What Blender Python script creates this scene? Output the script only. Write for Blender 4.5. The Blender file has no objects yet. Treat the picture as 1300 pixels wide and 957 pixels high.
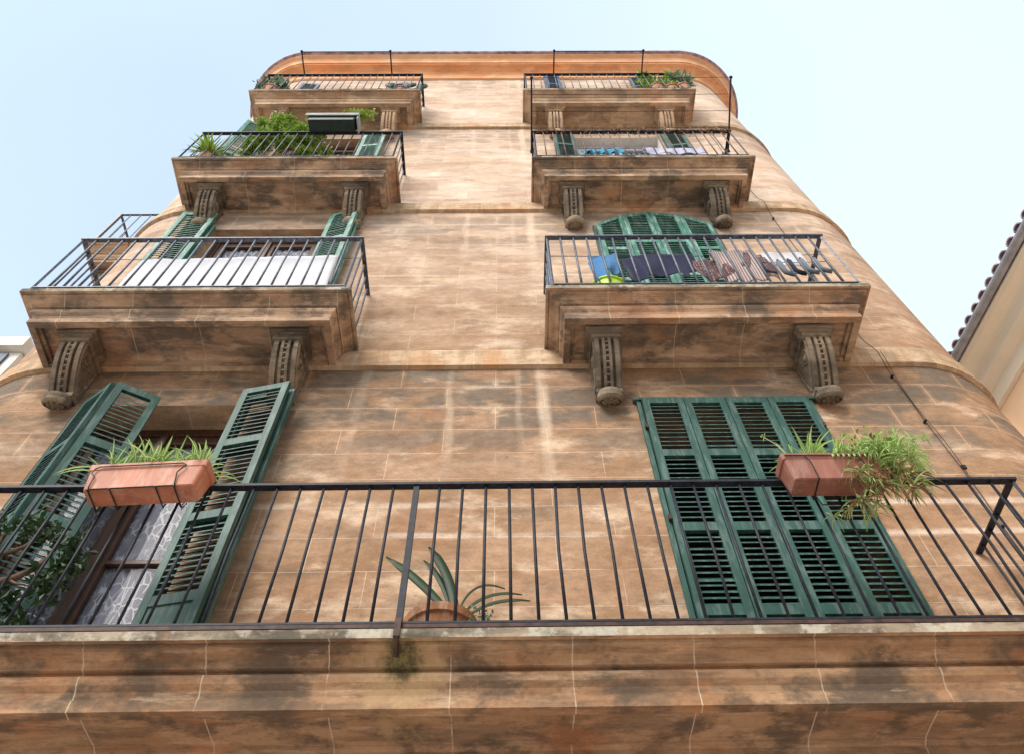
import bpy, math, random
from mathutils import Vector, Matrix
R=math.radians
random.seed(7)
sc=bpy.context.scene
col=sc.collection
# ------------------------------------------------------------------ materials
def newmat(name):
    m=bpy.data.materials.new(name); m.use_nodes=True
    nt=m.node_tree; b=nt.nodes['Principled BSDF']
    return m,nt,b
class NT:
    def __init__(s,nt): s.nt=nt
    def n(s,t,**k):
        o=s.nt.nodes.new(t)
        for a,v in k.items(): setattr(o,a,v)
        return o
    def l(s,a,b): s.nt.links.new(a,b)
    def setin(s,o,i,v):
        if hasattr(v,'is_linked') or hasattr(v,'links'): s.l(v,o.inputs[i])
        else: o.inputs[i].default_value=v
    def math(s,op,a,b=0.0,c=None,clamp=False):
        o=s.n('ShaderNodeMath',operation=op); o.use_clamp=clamp
        s.setin(o,0,a); s.setin(o,1,b)
        if c is not None: s.setin(o,2,c)
        return o.outputs[0]
    def mix(s,f,a,b,mode='MIX'):
        o=s.n('ShaderNodeMix',data_type='RGBA',blend_type=mode)
        s.setin(o,0,f); 
        for i,v in ((6,a),(7,b)):
            if isinstance(v,(tuple,list)): o.inputs[i].default_value=(*v,1) if len(v)==3 else v
            else: s.l(v,o.inputs[i])
        return o.outputs[2]
    def map(s,vec,scale=(1,1,1),loc=(0,0,0)):
        o=s.n('ShaderNodeMapping'); o.inputs['Scale'].default_value=scale; o.inputs['Location'].default_value=loc
        s.l(vec,o.inputs[0]); return o.outputs[0]
    def noise(s,vec,scale=1,detail=4,rough=.55,dist=0):
        o=s.n('ShaderNodeTexNoise'); s.l(vec,o.inputs['Vector']); o.inputs['Scale'].default_value=scale
        o.inputs['Detail'].default_value=detail; o.inputs['Roughness'].default_value=rough; o.inputs['Distortion'].default_value=dist
        return o.outputs['Fac']
    def ramp(s,f,a,b):   # smooth threshold a->0, b->1
        o=s.n('ShaderNodeMapRange',interpolation_type='SMOOTHSTEP'); s.l(f,o.inputs[0])
        o.inputs[1].default_value=a; o.inputs[2].default_value=b; return o.outputs[0]
    def bump(s,h,b,strength=.3,dist=.01):
        o=s.n('ShaderNodeBump'); o.inputs['Strength'].default_value=strength; o.inputs['Distance'].default_value=dist
        s.l(h,o.inputs['Height']); s.l(o.outputs[0],b.inputs['Normal'])
def simple(name,c,rough=.6,metal=0,var=.18,scale=12,spec=.4,bump=0):
    m,nt,b=newmat(name); t=NT(nt)
    tc=t.n('ShaderNodeTexCoord').outputs['Object']
    f=t.noise(tc,scale,5)
    dk=tuple(x*(1-var*1.6) for x in c); lt=tuple(min(1,x*(1+var)) for x in c)
    f2=t.ramp(f,.3,.7)
    t.l(t.mix(f2,dk,lt),b.inputs['Base Color'])
    b.inputs['Roughness'].default_value=rough; b.inputs['Metallic'].default_value=metal
    b.inputs['Specular IOR Level'].default_value=spec
    if bump: t.bump(f,b,bump,.01)
    return m
def stone_wall():
    m,nt,b=newmat('ashlar_stone'); t=NT(nt)
    uv=t.n('ShaderNodeTexCoord').outputs['UV']
    sep=t.n('ShaderNodeSeparateXYZ'); t.l(uv,sep.inputs[0]); x,z=sep.outputs[0],sep.outputs[1]
    br=t.n('ShaderNodeTexBrick'); br.offset=.5
    dn=t.n('ShaderNodeTexNoise'); t.l(uv,dn.inputs['Vector']); dn.inputs['Scale'].default_value=1.3
    add=t.n('ShaderNodeVectorMath',operation='MULTIPLY_ADD'); t.l(dn.outputs['Color'],add.inputs[0]); add.inputs[1].default_value=(.008,.006,0); t.l(t.map(uv,loc=(.06,-.014,0)),add.inputs[2])
    t.l(add.outputs[0],br.inputs['Vector'])
    br.inputs['Scale'].default_value=1; br.inputs['Brick Width'].default_value=.77; br.inputs['Row Height'].default_value=.274
    br.inputs['Mortar Size'].default_value=.0026; br.inputs['Mortar Smooth'].default_value=.4
    br.inputs['Color1'].default_value=(0,0,0,1); br.inputs['Color2'].default_value=(1,1,1,1)
    blk=t.n('ShaderNodeRGBToBW'); t.l(br.outputs['Color'],blk.inputs[0])
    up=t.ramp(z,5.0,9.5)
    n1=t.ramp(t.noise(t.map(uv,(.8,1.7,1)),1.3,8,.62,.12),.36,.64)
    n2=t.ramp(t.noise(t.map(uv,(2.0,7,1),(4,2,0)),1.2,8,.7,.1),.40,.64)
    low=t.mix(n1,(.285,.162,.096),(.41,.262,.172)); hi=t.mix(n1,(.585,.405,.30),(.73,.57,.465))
    c=t.mix(up,low,hi)  # stone darker below: some soot, plus vignette and shade painted in
    c=t.mix(t.math('MULTIPLY',n2,.34),c,(.30,.18,.095))
    c=t.mix(t.math('MULTIPLY',blk.outputs[0],.38),c,(.25,.155,.09))
    # pale limewash clouds
    n3=t.ramp(t.noise(t.map(uv,(1.2,2.6,1),(9,5,0)),1.3,9,.66,.12),.50,.68)
    c=t.mix(t.math('MULTIPLY',n3,.70),c,(.62,.47,.345))
    # storey phase
    ph=t.math('FRACT',t.math('DIVIDE',t.math('SUBTRACT',z,2.4),3.4))
    band=t.math('MULTIPLY',t.ramp(ph,.45,.74),t.math('SUBTRACT',1,t.ramp(ph,.905,.925)))
    n4=t.ramp(t.noise(t.map(uv,(1.1,2.3,1),(3,8,0)),1.5,9,.66,.15),.41,.56)
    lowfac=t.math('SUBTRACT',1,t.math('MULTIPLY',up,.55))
    b2=t.n('ShaderNodeTexBrick'); b2.offset=.5; t.l(add.outputs[0],b2.inputs['Vector'])
    b2.inputs['Scale'].default_value=1; b2.inputs['Brick Width'].default_value=.77; b2.inputs['Row Height'].default_value=.274
    b2.inputs['Mortar Size'].default_value=.045; b2.inputs['Mortar Smooth'].default_value=1
    band=t.math('MULTIPLY',band,t.math('SUBTRACT',1,t.math('MULTIPLY',b2.outputs['Fac'],.65)))
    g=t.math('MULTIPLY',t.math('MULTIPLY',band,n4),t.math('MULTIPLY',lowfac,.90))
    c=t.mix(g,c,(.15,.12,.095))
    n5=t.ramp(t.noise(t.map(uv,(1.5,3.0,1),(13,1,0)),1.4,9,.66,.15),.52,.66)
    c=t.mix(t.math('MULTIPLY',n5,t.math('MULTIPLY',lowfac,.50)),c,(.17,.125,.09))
    # drips over and under each course
    n6=t.ramp(t.noise(t.map(uv,(9,.9,1),(1,1,0)),1.0,4,.6,.2),.48,.66)
    dr=t.math('MULTIPLY',t.ramp(ph,.86,.91),t.math('SUBTRACT',1,t.ramp(ph,.97,.995)))
    c=t.mix(t.math('MULTIPLY',t.math('MULTIPLY',dr,n6),.5),c,(.17,.12,.085))
    # pale vertical runs left by leaking downpipes
    for cx,w,s in ((.32,.055,.50),(-.42,.035,.26),(.12,.03,.18),(-1.15,.05,.18)):
        d=t.math('ABSOLUTE',t.math('ADD',t.math('SUBTRACT',x,cx),t.math('MULTIPLY',t.math('SUBTRACT',dn.outputs['Fac'],.5),.12)))
        mk=t.math('SUBTRACT',1,t.ramp(d,w*.3,w*1.3))
        mk=t.math('MULTIPLY',mk,t.ramp(ph,.35,.75))
        mk=t.math('MULTIPLY',mk,t.ramp(t.noise(t.map(uv,(3,1.2,1)),1,4),.3,.55))
        c=t.mix(t.math('MULTIPLY',mk,s),c,(.70,.55,.42))
    # pale patched joints: two filled horizontal bands behind the lowest railing
    for cz,w,s in ((3.86,.028,.5),(3.585,.025,.55),(7.2,.02,.4),(6.98,.02,.4)):
        d=t.math('ABSOLUTE',t.math('ADD',t.math('SUBTRACT',z,cz),t.math('MULTIPLY',t.math('SUBTRACT',dn.outputs['Fac'],.5),.05)))
        mk=t.math('MULTIPLY',t.math('SUBTRACT',1,t.ramp(d,w*.2,w*1.6)),t.ramp(t.noise(t.map(uv,(1.2,.4,1),(6,0,0)),1,5),.42,.6))
        c=t.mix(t.math('MULTIPLY',mk,s),c,(.66,.55,.46))
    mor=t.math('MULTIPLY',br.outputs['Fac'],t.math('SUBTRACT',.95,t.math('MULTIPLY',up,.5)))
    mor=t.math('MULTIPLY',mor,t.ramp(t.noise(uv,2.0,3),.30,.46))
    c=t.mix(t.math('MULTIPLY',mor,.62),c,(.66,.52,.40))
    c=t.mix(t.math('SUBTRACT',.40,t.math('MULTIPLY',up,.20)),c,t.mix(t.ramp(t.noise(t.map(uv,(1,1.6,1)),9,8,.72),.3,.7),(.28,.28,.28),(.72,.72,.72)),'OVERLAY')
    spk=t.ramp(t.noise(uv,30,3,.6),.66,.70)
    c=t.mix(t.math('MULTIPLY',spk,.55),c,(.12,.085,.06))
    n7=t.noise(uv,60,5,.75)
    c=t.mix(.6,c,t.mix(n7,(.25,.25,.25),(.78,.78,.78)),'OVERLAY')
    t.l(c,b.inputs['Base Color']); b.inputs['Roughness'].default_value=.92; b.inputs['Specular IOR Level'].default_value=.15
    h=t.math('ADD',t.math('MULTIPLY',t.noise(t.map(uv,(1,3,1)),6,8,.65),1.0),t.math('MULTIPLY',br.outputs['Fac'],-.15))
    t.bump(h,b,.35,.012)
    return m
def stone_trim(name,a,bb,dark,dk=.6,joints=True,streak=(1,2.2,2.2),light=0.0,blob=None):
    m,nt,b=newmat(name); t=NT(nt)
    tc=t.n('ShaderNodeTexCoord').outputs['Object']
    sep=t.n('ShaderNodeSeparateXYZ'); t.l(tc,sep.inputs[0])
    c=t.mix(t.ramp(t.noise(t.map(tc,streak),1.3,8,.6,.15),.38,.62),a,bb)
    c=t.mix(t.math('MULTIPLY',t.ramp(t.noise(t.map(tc,(1,1.3,1.3),(5,3,1)),2.6,9,.68,.1),.46,.60),dk),c,dark)
    c=t.mix(t.math('MULTIPLY',t.ramp(t.noise(t.map(tc,(1,2.4,2.4),(15,3,7)),1.7,8,.7,.1),.50,.58),dk*.55),c,tuple(x*1.3 for x in dark))
    c=t.mix(t.math('MULTIPLY',t.ramp(t.noise(t.map(tc,(1.2,2,2),(8,1,4)),2.0,8,.62,.1),.56,.66),.5),c,tuple(min(1,x*1.35) for x in bb))
    c=t.mix(t.math('MULTIPLY',t.ramp(t.noise(t.map(tc,(1,1,1),(3,9,4)),1.5,5,.6,.1),.54,.64),.45),c,(a[0]*1.35,a[1]*1.02,a[2]*.8))
    c=t.mix(t.math('MULTIPLY',t.ramp(t.noise(t.map(tc,(.9,5,5),(2,6,3)),1.6,9,.72,.1),.48,.62),dk*.6),c,dark)
    c=t.mix(t.math('MULTIPLY',t.ramp(t.noise(t.map(tc,(1.2,6,6),(7,6,1)),1.8,9,.72,.1),.55,.66),.4),c,(.60,.44,.31))
    if blob:
        vd=t.n('ShaderNodeVectorMath',operation='DISTANCE'); t.l(t.map(tc,(1,.4,1)),vd.inputs[0]); vd.inputs[1].default_value=blob
        dd=t.math('ADD',vd.outputs['Value'],t.math('MULTIPLY',t.math('SUBTRACT',t.noise(tc,6,7,.7),.5),.45))
        c=t.mix(t.math('SUBTRACT',1,t.ramp(dd,.14,.26)),c,(.40,.27,.155))
        c=t.mix(t.math('MULTIPLY',t.math('SUBTRACT',1,t.ramp(dd,.02,.13)),.85),c,t.mix(t.ramp(t.noise(tc,16,5,.7),.45,.6),(.05,.045,.025),(.15,.14,.055)))
    if light: c=t.mix(t.math('MULTIPLY',t.ramp(t.noise(t.map(tc,(1,1,1),(2,7,4)),7,7,.7),.5,.62),light),c,(.46,.43,.36))
    if joints:
        xx=t.math('ADD',sep.outputs[0],t.math('MULTIPLY',t.math('SUBTRACT',t.noise(tc,3,6),.5),.022))
        f=t.math('FRACT',t.math('DIVIDE',t.math('ADD',xx,20.13),.56))
        d=t.math('ABSOLUTE',t.math('SUBTRACT',f,.5))
        mk=t.math('SUBTRACT',1,t.ramp(d,.0035,.0075))
        mk=t.math('MULTIPLY',mk,t.ramp(t.noise(tc,4,4),.36,.5))
        c=t.mix(t.math('MULTIPLY',mk,.62),c,(.62,.51,.40))
    c=t.mix(.5,c,t.mix(t.noise(tc,40,5,.7),(.25,.25,.25),(.78,.78,.78)),'OVERLAY')
    t.l(c,b.inputs['Base Color']); b.inputs['Roughness'].default_value=.93; b.inputs['Specular IOR Level'].default_value=.15
    t.bump(t.noise(t.map(tc,(1,2,2)),9,8,.68),b,.45,.012)
    return m
def paint_worn(name,c,pale,amount=.5,rough=.55):
    m,nt,b=newmat(name); t=NT(nt)
    tc=t.n('ShaderNodeTexCoord').outputs['Object']
    k=t.mix(t.ramp(t.noise(t.map(tc,(3,3,.8)),2,6),.35,.65),c,tuple(x*.72 for x in c))
    k=t.mix(t.math('MULTIPLY',t.ramp(t.noise(t.map(tc,(9,9,1.5),(3,1,1)),2.5,7,.7),.47,.62),amount),k,pale)
    t.l(k,b.inputs['Base Color']); b.inputs['Roughness'].default_value=rough; b.inputs['Specular IOR Level'].default_value=.35
    t.bump(t.noise(t.map(tc,(20,20,3)),3,6),b,.25,.004)
    return m
def lace_mat():
    m,nt,b=newmat('lace_curtain'); t=NT(nt)
    tc=t.n('ShaderNodeTexCoord').outputs['Object']
    v=t.n('ShaderNodeTexVoronoi',feature='DISTANCE_TO_EDGE'); t.l(t.map(tc,(1,1,.55)),v.inputs['Vector']); v.inputs['Scale'].default_value=20
    f=t.math('MULTIPLY',t.math('SUBTRACT',1,t.ramp(v.outputs['Distance'],.02,.1)),t.ramp(t.noise(t.map(tc,(3,1,2)),2.2,5),.40,.52))
    w=t.n('ShaderNodeTexWave'); w.bands_direction='X'; t.l(tc,w.inputs['Vector']); w.inputs['Scale'].default_value=2.6; w.inputs['Distortion'].default_value=2
    base=t.mix(w.outputs['Fac'],(.15,.15,.20),(.25,.25,.31))
    t.l(t.mix(t.math('MULTIPLY',f,.95),base,(.50,.51,.57)),b.inputs['Base Color']); b.inputs['Roughness'].default_value=.9
    return m
def cloth_mat(name,c,pattern=None,c2=None):
    m,nt,b=newmat(name); t=NT(nt)
    tc=t.n('ShaderNodeTexCoord').outputs['Object']
    k=t.mix(t.noise(tc,8,4),tuple(x*.8 for x in c),c)
    if pattern=='stripe':
        w=t.n('ShaderNodeTexWave'); w.bands_direction='X'; t.l(tc,w.inputs['Vector']); w.inputs['Scale'].default_value=13; w.inputs['Distortion'].default_value=.6
        k=t.mix(t.ramp(w.outputs['Fac'],.55,.85),k,c2)
    if pattern=='dots':
        v=t.n('ShaderNodeTexVoronoi'); t.l(tc,v.inputs['Vector']); v.inputs['Scale'].default_value=42; v.inputs['Randomness'].default_value=.3
        k=t.mix(t.math('SUBTRACT',1,t.ramp(v.outputs['Distance'],.2,.35)),k,c2)
    t.l(k,b.inputs['Base Color']); b.inputs['Roughness'].default_value=.95; b.inputs['Specular IOR Level'].default_value=.1
    if 'Sheen Weight' in b.inputs: b.inputs['Sheen Weight'].default_value=.15
    return m
def leaf_mat(name,c,c2,trans=.25):
    m,nt,b=newmat(name); t=NT(nt)
    g=t.n('ShaderNodeNewGeometry')
    t.l(t.mix(g.outputs['Random Per Island'],c,c2),b.inputs['Base Color']); b.inputs['Roughness'].default_value=.45
    b.inputs['Specular IOR Level'].default_value=.35
    tr=t.n('ShaderNodeBsdfTranslucent'); t.l(t.mix(g.outputs['Random Per Island'],tuple(x*1.5 for x in c),tuple(x*1.5 for x in c2)),tr.inputs[0])
    mx=t.n('ShaderNodeMixShader'); mx.inputs[0].default_value=trans
    t.l(b.outputs[0],mx.inputs[1]); t.l(tr.outputs[0],mx.inputs[2]); t.l(mx.outputs[0],nt.nodes['Material Output'].inputs[0])
    return m
M={}
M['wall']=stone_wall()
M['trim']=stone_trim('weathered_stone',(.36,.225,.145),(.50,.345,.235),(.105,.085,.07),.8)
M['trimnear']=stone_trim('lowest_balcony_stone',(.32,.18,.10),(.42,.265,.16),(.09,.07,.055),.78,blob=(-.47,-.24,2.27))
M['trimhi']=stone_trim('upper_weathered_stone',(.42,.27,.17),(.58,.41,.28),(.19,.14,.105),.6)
M['lip']=stone_trim('lichen_edge_stone',(.25,.20,.145),(.36,.30,.22),(.05,.045,.038),.8,False,(1,1,1),.7)
M['bracket']=stone_trim('sooty_stone',(.19,.15,.115),(.29,.23,.165),(.06,.05,.042),.65,False,(2,2,2))
M['reveal']=stone_trim('reveal_stone',(.42,.28,.17),(.54,.38,.25),(.17,.12,.085),.5)
M['course']=stone_trim('course_stone',(.42,.28,.17),(.56,.41,.28),(.19,.14,.095),.45,True,(7,1.2,1.2))
M['cornice']=stone_trim('terracotta_stucco',(.66,.28,.12),(.76,.38,.19),(.46,.20,.09),.45,False,(.6,3,3))
M['band']=stone_trim('pale_terracotta_stucco',(.68,.36,.20),(.76,.46,.28),(.5,.24,.12),.3,False,(.6,3,3))
M['green']=paint_worn('green_shutter_paint',(.021,.078,.064),(.12,.175,.16),.55)
M['green2']=paint_worn('pale_green_shutter_paint',(.05,.185,.14),(.27,.40,.355),.8)
M['bluegrey']=paint_worn('blue_grey_shutter_paint',(.05,.075,.13),(.16,.2,.27),.4)
M['iron']=simple('black_iron',(.014,.016,.026),.55,.0,.35,30,.25)
M['irongrey']=simple('grey_blue_iron',(.085,.095,.125),.5,.2,.3,30,.5)
M['ironrust']=simple('rusty_iron',(.16,.085,.075),.7,.1,.4,25)
M['rustrail']=simple('rust_stained_rail',(.05,.022,.016),.65,.1,.4,20)
M['wood']=paint_worn('brown_door_wood',(.085,.038,.024),(.15,.08,.05),.4,.45)
M['shadewood']=simple('shade_black_door_wood',(.018,.014,.012),.6)  # doors behind closed shutters, near-black to paint in the shade there
M['palepaint']=simple('pale_grey_door_paint',(.45,.44,.46),.5)
M['lace']=lace_mat()
M['dark']=simple('shade_black_interior',(.012,.012,.014),.9)  # near-black colour paints the shade of unlit rooms and shuttered panes
M['terra']=paint_worn('terracotta_plastic',(.50,.18,.105),(.55,.33,.25),.45)
M['terrabrown']=paint_worn('brown_plastic_planter',(.28,.105,.075),(.36,.22,.18),.4)
M['clay']=paint_worn('clay_pot',(.38,.16,.075),(.48,.36,.27),.5,.8)
M['soil']=simple('potting_soil',(.04,.028,.02),1,0,.3,40,.1,.5)
M['troughgreen']=simple('dark_green_planter',(.012,.03,.028),.5)
M['concrete']=simple('grey_cement',(.33,.34,.33),.9)
M['wire']=simple('dark_wire',(.02,.02,.022),.5,.3)
M['cable']=simple('grey_cable',(.07,.065,.06),.7)
M['leaf']=leaf_mat('green_leaf',(.08,.17,.02),(.28,.38,.05))
M['leafdark']=leaf_mat('dark_leaf',(.012,.032,.010),(.034,.07,.02))
M['leafyel']=leaf_mat('yellow_green_leaf',(.16,.24,.03),(.30,.36,.06))
M['leafsilver']=leaf_mat('grey_green_leaf',(.10,.15,.09),(.19,.25,.15))
M['strap']=leaf_mat('strap_leaf',(.012,.036,.010),(.022,.055,.014),.05)
M['spid']=leaf_mat('spider_plant_green',(.14,.29,.05),(.27,.44,.09))
M['spidw']=leaf_mat('spider_plant_cream',(.52,.58,.32),(.66,.70,.45))
M['dry']=leaf_mat('dry_leaf',(.16,.09,.045),(.30,.18,.09))
M['bark']=simple('grey_brown_bark',(.15,.10,.075),.9,0,.3,14,.1,.5)
M['white']=cloth_mat('white_cotton',(.80,.80,.85))
M['navy']=cloth_mat('navy_cotton',(.018,.022,.065))
M['denim']=cloth_mat('light_blue_denim',(.085,.24,.50))
M['dots']=cloth_mat('brown_dotted_fabric',(.11,.055,.06),'dots',(.42,.30,.30))
M['stripe']=cloth_mat('pink_striped_fabric',(.52,.43,.41),'stripe',(.17,.09,.09))
M['lime']=simple('lime_plastic',(.42,.66,.03),.4,0,.06)
M['sock']=cloth_mat('dark_sock_knit',(.025,.03,.05))
M['sockg']=cloth_mat('grey_sock_knit',(.16,.19,.24))
M['turq']=cloth_mat('turquoise_towel',(.06,.28,.44))
M['lilac']=cloth_mat('pale_lilac_fabric',(.50,.50,.66))
M['blind']=cloth_mat('grey_blind_fabric',(.40,.40,.43))
M['cream']=simple('cream_plaster',(.88,.83,.70),.9,0,.015,3)
M['peach']=simple('peach_plaster',(.86,.62,.42),.92,0,.03,1.6)
M['hood']=simple('pale_peach_trim',(.80,.60,.46),.9,0,.1,3)
M['tile']=simple('weathered_roof_tile',(.38,.28,.32),.8,0,.3,9)
M['zinc']=simple('zinc_gutter',(.34,.36,.41),.5,.1,.15,5)
M['plaster']=simple('pale_wall_plaster',(.66,.63,.58),.9,0,.08,2)
M['facadeb']=simple('ochre_facade_plaster',(.72,.60,.46),.9,0,.12,1)
M['asphalt']=simple('street_paving',(.55,.49,.44),.9,0,.2,3,.2,.3)
def glass_mat():
    m,nt,b=newmat('window_glass'); t=NT(nt)
    tr=t.n('ShaderNodeBsdfTransparent'); gl=t.n('ShaderNodeBsdfGlossy'); gl.inputs['Roughness'].default_value=.03
    mx=t.n('ShaderNodeMixShader'); fr=t.n('ShaderNodeFresnel'); fr.inputs[0].default_value=1.22
    t.l(fr.outputs[0],mx.inputs[0]); t.l(tr.outputs[0],mx.inputs[1]); t.l(gl.outputs[0],mx.inputs[2]); t.l(mx.outputs[0],nt.nodes['Material Output'].inputs[0])
    return m
M['glass']=glass_mat()
# ------------------------------------------------------------------ mesh builder
class MB:
    def __init__(s): s.v=[]; s.f=[]; s.m=[]; s.uv=[]
    def face(s,pts,mi=0):
        b=len(s.v); s.v+= [tuple(p) for p in pts]; s.f.append(tuple(range(b,b+len(pts)))); s.m.append(mi)
    def grid(s,rows,mi=0,closed=False):
        b=len(s.v); n=len(rows[0])
        for r in rows: s.v+=[tuple(p) for p in r]
        for i in range(len(rows)-1):
            for j in range(n if closed else n-1):
                k=(j+1)%n
                s.f.append((b+i*n+j,b+i*n+k,b+(i+1)*n+k,b+(i+1)*n+j)); s.m.append(mi)
        return b
    def box(s,x0,x1,y0,y1,z0,z1,mi=0,mat=None):
        P=[(x0,y0,z0),(x1,y0,z0),(x1,y1,z0),(x0,y1,z0),(x0,y0,z1),(x1,y0,z1),(x1,y1,z1),(x0,y1,z1)]
        if mat: P=[tuple(mat@Vector(p)) for p in P]
        b=len(s.v); s.v+=P
        for q in ((0,3,2,1),(4,5,6,7),(0,1,5,4),(1,2,6,5),(2,3,7,6),(3,0,4,7)): s.f.append(tuple(b+i for i in q)); s.m.append(mi)
    def tube(s,pts,r,n=6,mi=0,r1=None,cap=True):
        pts=[Vector(p) for p in pts]; L=len(pts); rows=[]
        up=None
        for i,p in enumerate(pts):
            t=(pts[min(i+1,L-1)]-pts[max(i-1,0)]).normalized()
            a=(Vector((0,0,1)) if abs(t.z)<.9 else Vector((0,1,0))) if up is None else up
            u=t.cross(a).normalized(); w=u.cross(t).normalized(); up=w
            rr=r if r1 is None else r+(r1-r)*i/(L-1)
            rows.append([p+u*rr*math.cos(2*math.pi*k/n)+w*rr*math.sin(2*math.pi*k/n) for k in range(n)])
        b=s.grid(rows,mi,True)
        if cap:
            s.f.append(tuple(b+k for k in range(n))[::-1]); s.m.append(mi)
            e=b+(L-1)*n; s.f.append(tuple(e+k for k in range(n))); s.m.append(mi)
    def lathe(s,prof,c=(0,0,0),n=20,mi=0,mat=None):
        rows=[]
        for r,z in prof:
            row=[Vector((r*math.cos(2*math.pi*k/n),r*math.sin(2*math.pi*k/n),z)) for k in range(n)]
            if mat: row=[mat@p for p in row]
            rows.append([p+Vector(c) for p in row])
        s.grid(rows,mi,True)
    def build(s,name,mats,parent=None,smooth=False,bevel=0):
        me=bpy.data.meshes.new(name); me.from_pydata(s.v,[],s.f)
        if not isinstance(mats,(list,tuple)): mats=[mats]
        for m in mats: me.materials.append(m)
        me.polygons.foreach_set('material_index',s.m)
        if smooth: me.polygons.foreach_set('use_smooth',[True]*len(s.f))
        me.update()
        o=bpy.data.objects.new(name,me); col.objects.link(o)
        if parent: 
            o.parent=parent; o.matrix_parent_inverse=Matrix.Translation(-world_loc(parent)) if world_loc(parent).length else Matrix()
        if bevel:
            md=o.modifiers.new('bevel','BEVEL'); md.width=bevel; md.segments=2; md.limit_method='ANGLE'
        return o
def world_loc(o):
    # parents here are only translated, never rotated
    return OFF.get(o.name,Vector((0,0,0)))
OFF={}
def empty(name,loc,label=None,cat=None,group=None):
    o=bpy.data.objects.new(name,None); col.objects.link(o); o.location=loc; o.empty_display_size=.1
    OFF[o.name]=Vector(loc)
    if label: tag(o,label,cat,group)
    return o
def tag(o,label,cat=None,group=None,kind=None):
    if label: o['label']=label
    if cat: o['category']=cat
    if group: o['group']=group
    if kind: o['kind']=kind
    return o
# ------------------------------------------------------------------ world, sun, camera
w=bpy.data.worlds.new('World'); sc.world=w; w.use_nodes=True
nt=w.node_tree; t=NT(nt); bg=nt.nodes['Background']
sky=t.n('ShaderNodeTexSky',sky_type='NISHITA'); sky.sun_disc=False
SUN_EL=R(42); SUN_ROT=R(212)
sky.sun_elevation=SUN_EL; sky.sun_rotation=SUN_ROT
sky.air_density=1.0; sky.dust_density=1.2; sky.ozone_density=1.2
tcw=t.n('ShaderNodeTexCoord').outputs['Generated']; sx=t.n('ShaderNodeSeparateXYZ'); t.l(tcw,sx.inputs[0])
veil=t.math('ADD',.55,t.math('MULTIPLY',t.ramp(sx.outputs[0],-.45,.45),.42))
veil=t.math('ADD',veil,t.math('MULTIPLY',t.math('SUBTRACT',1,t.ramp(sx.outputs[2],.3,.95)),.35))
veil=t.math('ADD',veil,t.math('MULTIPLY',t.math('SUBTRACT',t.noise(tcw,2.2,5,.5,.3),.5),.35),clamp=True)
t.l(t.mix(veil,sky.outputs[0],(2.3,2.72,2.95)),bg.inputs[0]); bg.inputs[1].default_value=.1
sl=bpy.data.lights.new('sun','SUN'); sl.energy=1.25; sl.angle=R(38); sl.color=(1,.94,.85)
so=bpy.data.objects.new('sun',sl); col.objects.link(so)
sd=Vector((math.sin(SUN_ROT)*math.cos(SUN_EL),math.cos(SUN_ROT)*math.cos(SUN_EL),math.sin(SUN_EL)))
so.rotation_euler=sd.to_track_quat('Z','Y').to_euler(); so.location=(10,10,30)
cam=bpy.data.cameras.new('camera'); co=bpy.data.objects.new('camera',cam); col.objects.link(co); sc.camera=co
a,p,r=R(-1.204),R(58.248),R(-1.405)
F=Vector((-math.sin(a)*math.cos(p),math.cos(a)*math.cos(p),math.sin(p))); Rt=Vector((math.cos(a),math.sin(a),0)); U=Rt.cross(F)
R2=Rt*math.cos(r)+U*math.sin(r); U2=-Rt*math.sin(r)+U*math.cos(r)
mw=Matrix((R2,U2,-F)).transposed().to_4x4(); mw.translation=Vector((0,-3.66,0)); co.matrix_world=mw
cam.sensor_width=36; cam.lens=36*994.96/1300; cam.shift_y=-45/1300; cam.clip_start=.05; cam.clip_end=2000
sc.view_settings.view_transform='Standard'; sc.view_settings.look='None'; sc.view_settings.gamma=1; sc.view_settings.exposure=1.95
sc.render.resolution_x=1024; sc.render.resolution_y=753
# ------------------------------------------------------------------ ground
g=MB(); g.box(-150,150,-150,150,-1.9,-1.6); o=g.build('street',M['asphalt']); tag(o,None,kind='structure')
# ------------------------------------------------------------------ the building
B=empty('apartment_building',(0,2,-1.6),'tall weathered stone apartment house with green shutters, rounded corners and stacked balconies','building')
RC=1.0; XL,XR=-4.74,4.46; DEPTH=9.0; ZT=15.8
def plan(off=0.0,nseg=14):
    """plan outline from back-left round the front to back-right, pushed out by off; returns (x,y,s)"""
    pts=[]; r=RC+off
    pts.append((XL-off,DEPTH))
    for i in range(nseg+1):
        an=math.pi+ (math.pi/2)*i/nseg
        pts.append((XL+RC+r*math.cos(an),RC+r*math.sin(an)))
    for i in range(nseg+1):
        an=1.5*math.pi+(math.pi/2)*i/nseg
        pts.append((XR-RC+r*math.cos(an),RC+r*math.sin(an)))
    pts.append((XR+off,DEPTH)); return pts
FL=[2.40+3.4*k for k in range(4)]
CX=[-2.68,1.73]; HW=[.64,.65]
OPEN=[(CX[i]-HW[i],CX[i]+HW[i],FL[k],FL[k]+2.6) for k in range(4) for i in range(2)]
OPEN=[(a,b,c,(8.34 if k==3 else 14.75 if k in(6,7) else d)) for k,(a,b,c,d) in enumerate(OPEN)]
wm=MB(); uvs=[]
def wq(p,u): wm.face(p); uvs.extend(u)
xs=sorted({XL+RC,XR-RC}|{v for o_ in OPEN for v in o_[:2]}|{-1.2,-.4,.4}); zs=sorted({-1.6,ZT}|{v for o_ in OPEN for v in o_[2:]})
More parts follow.
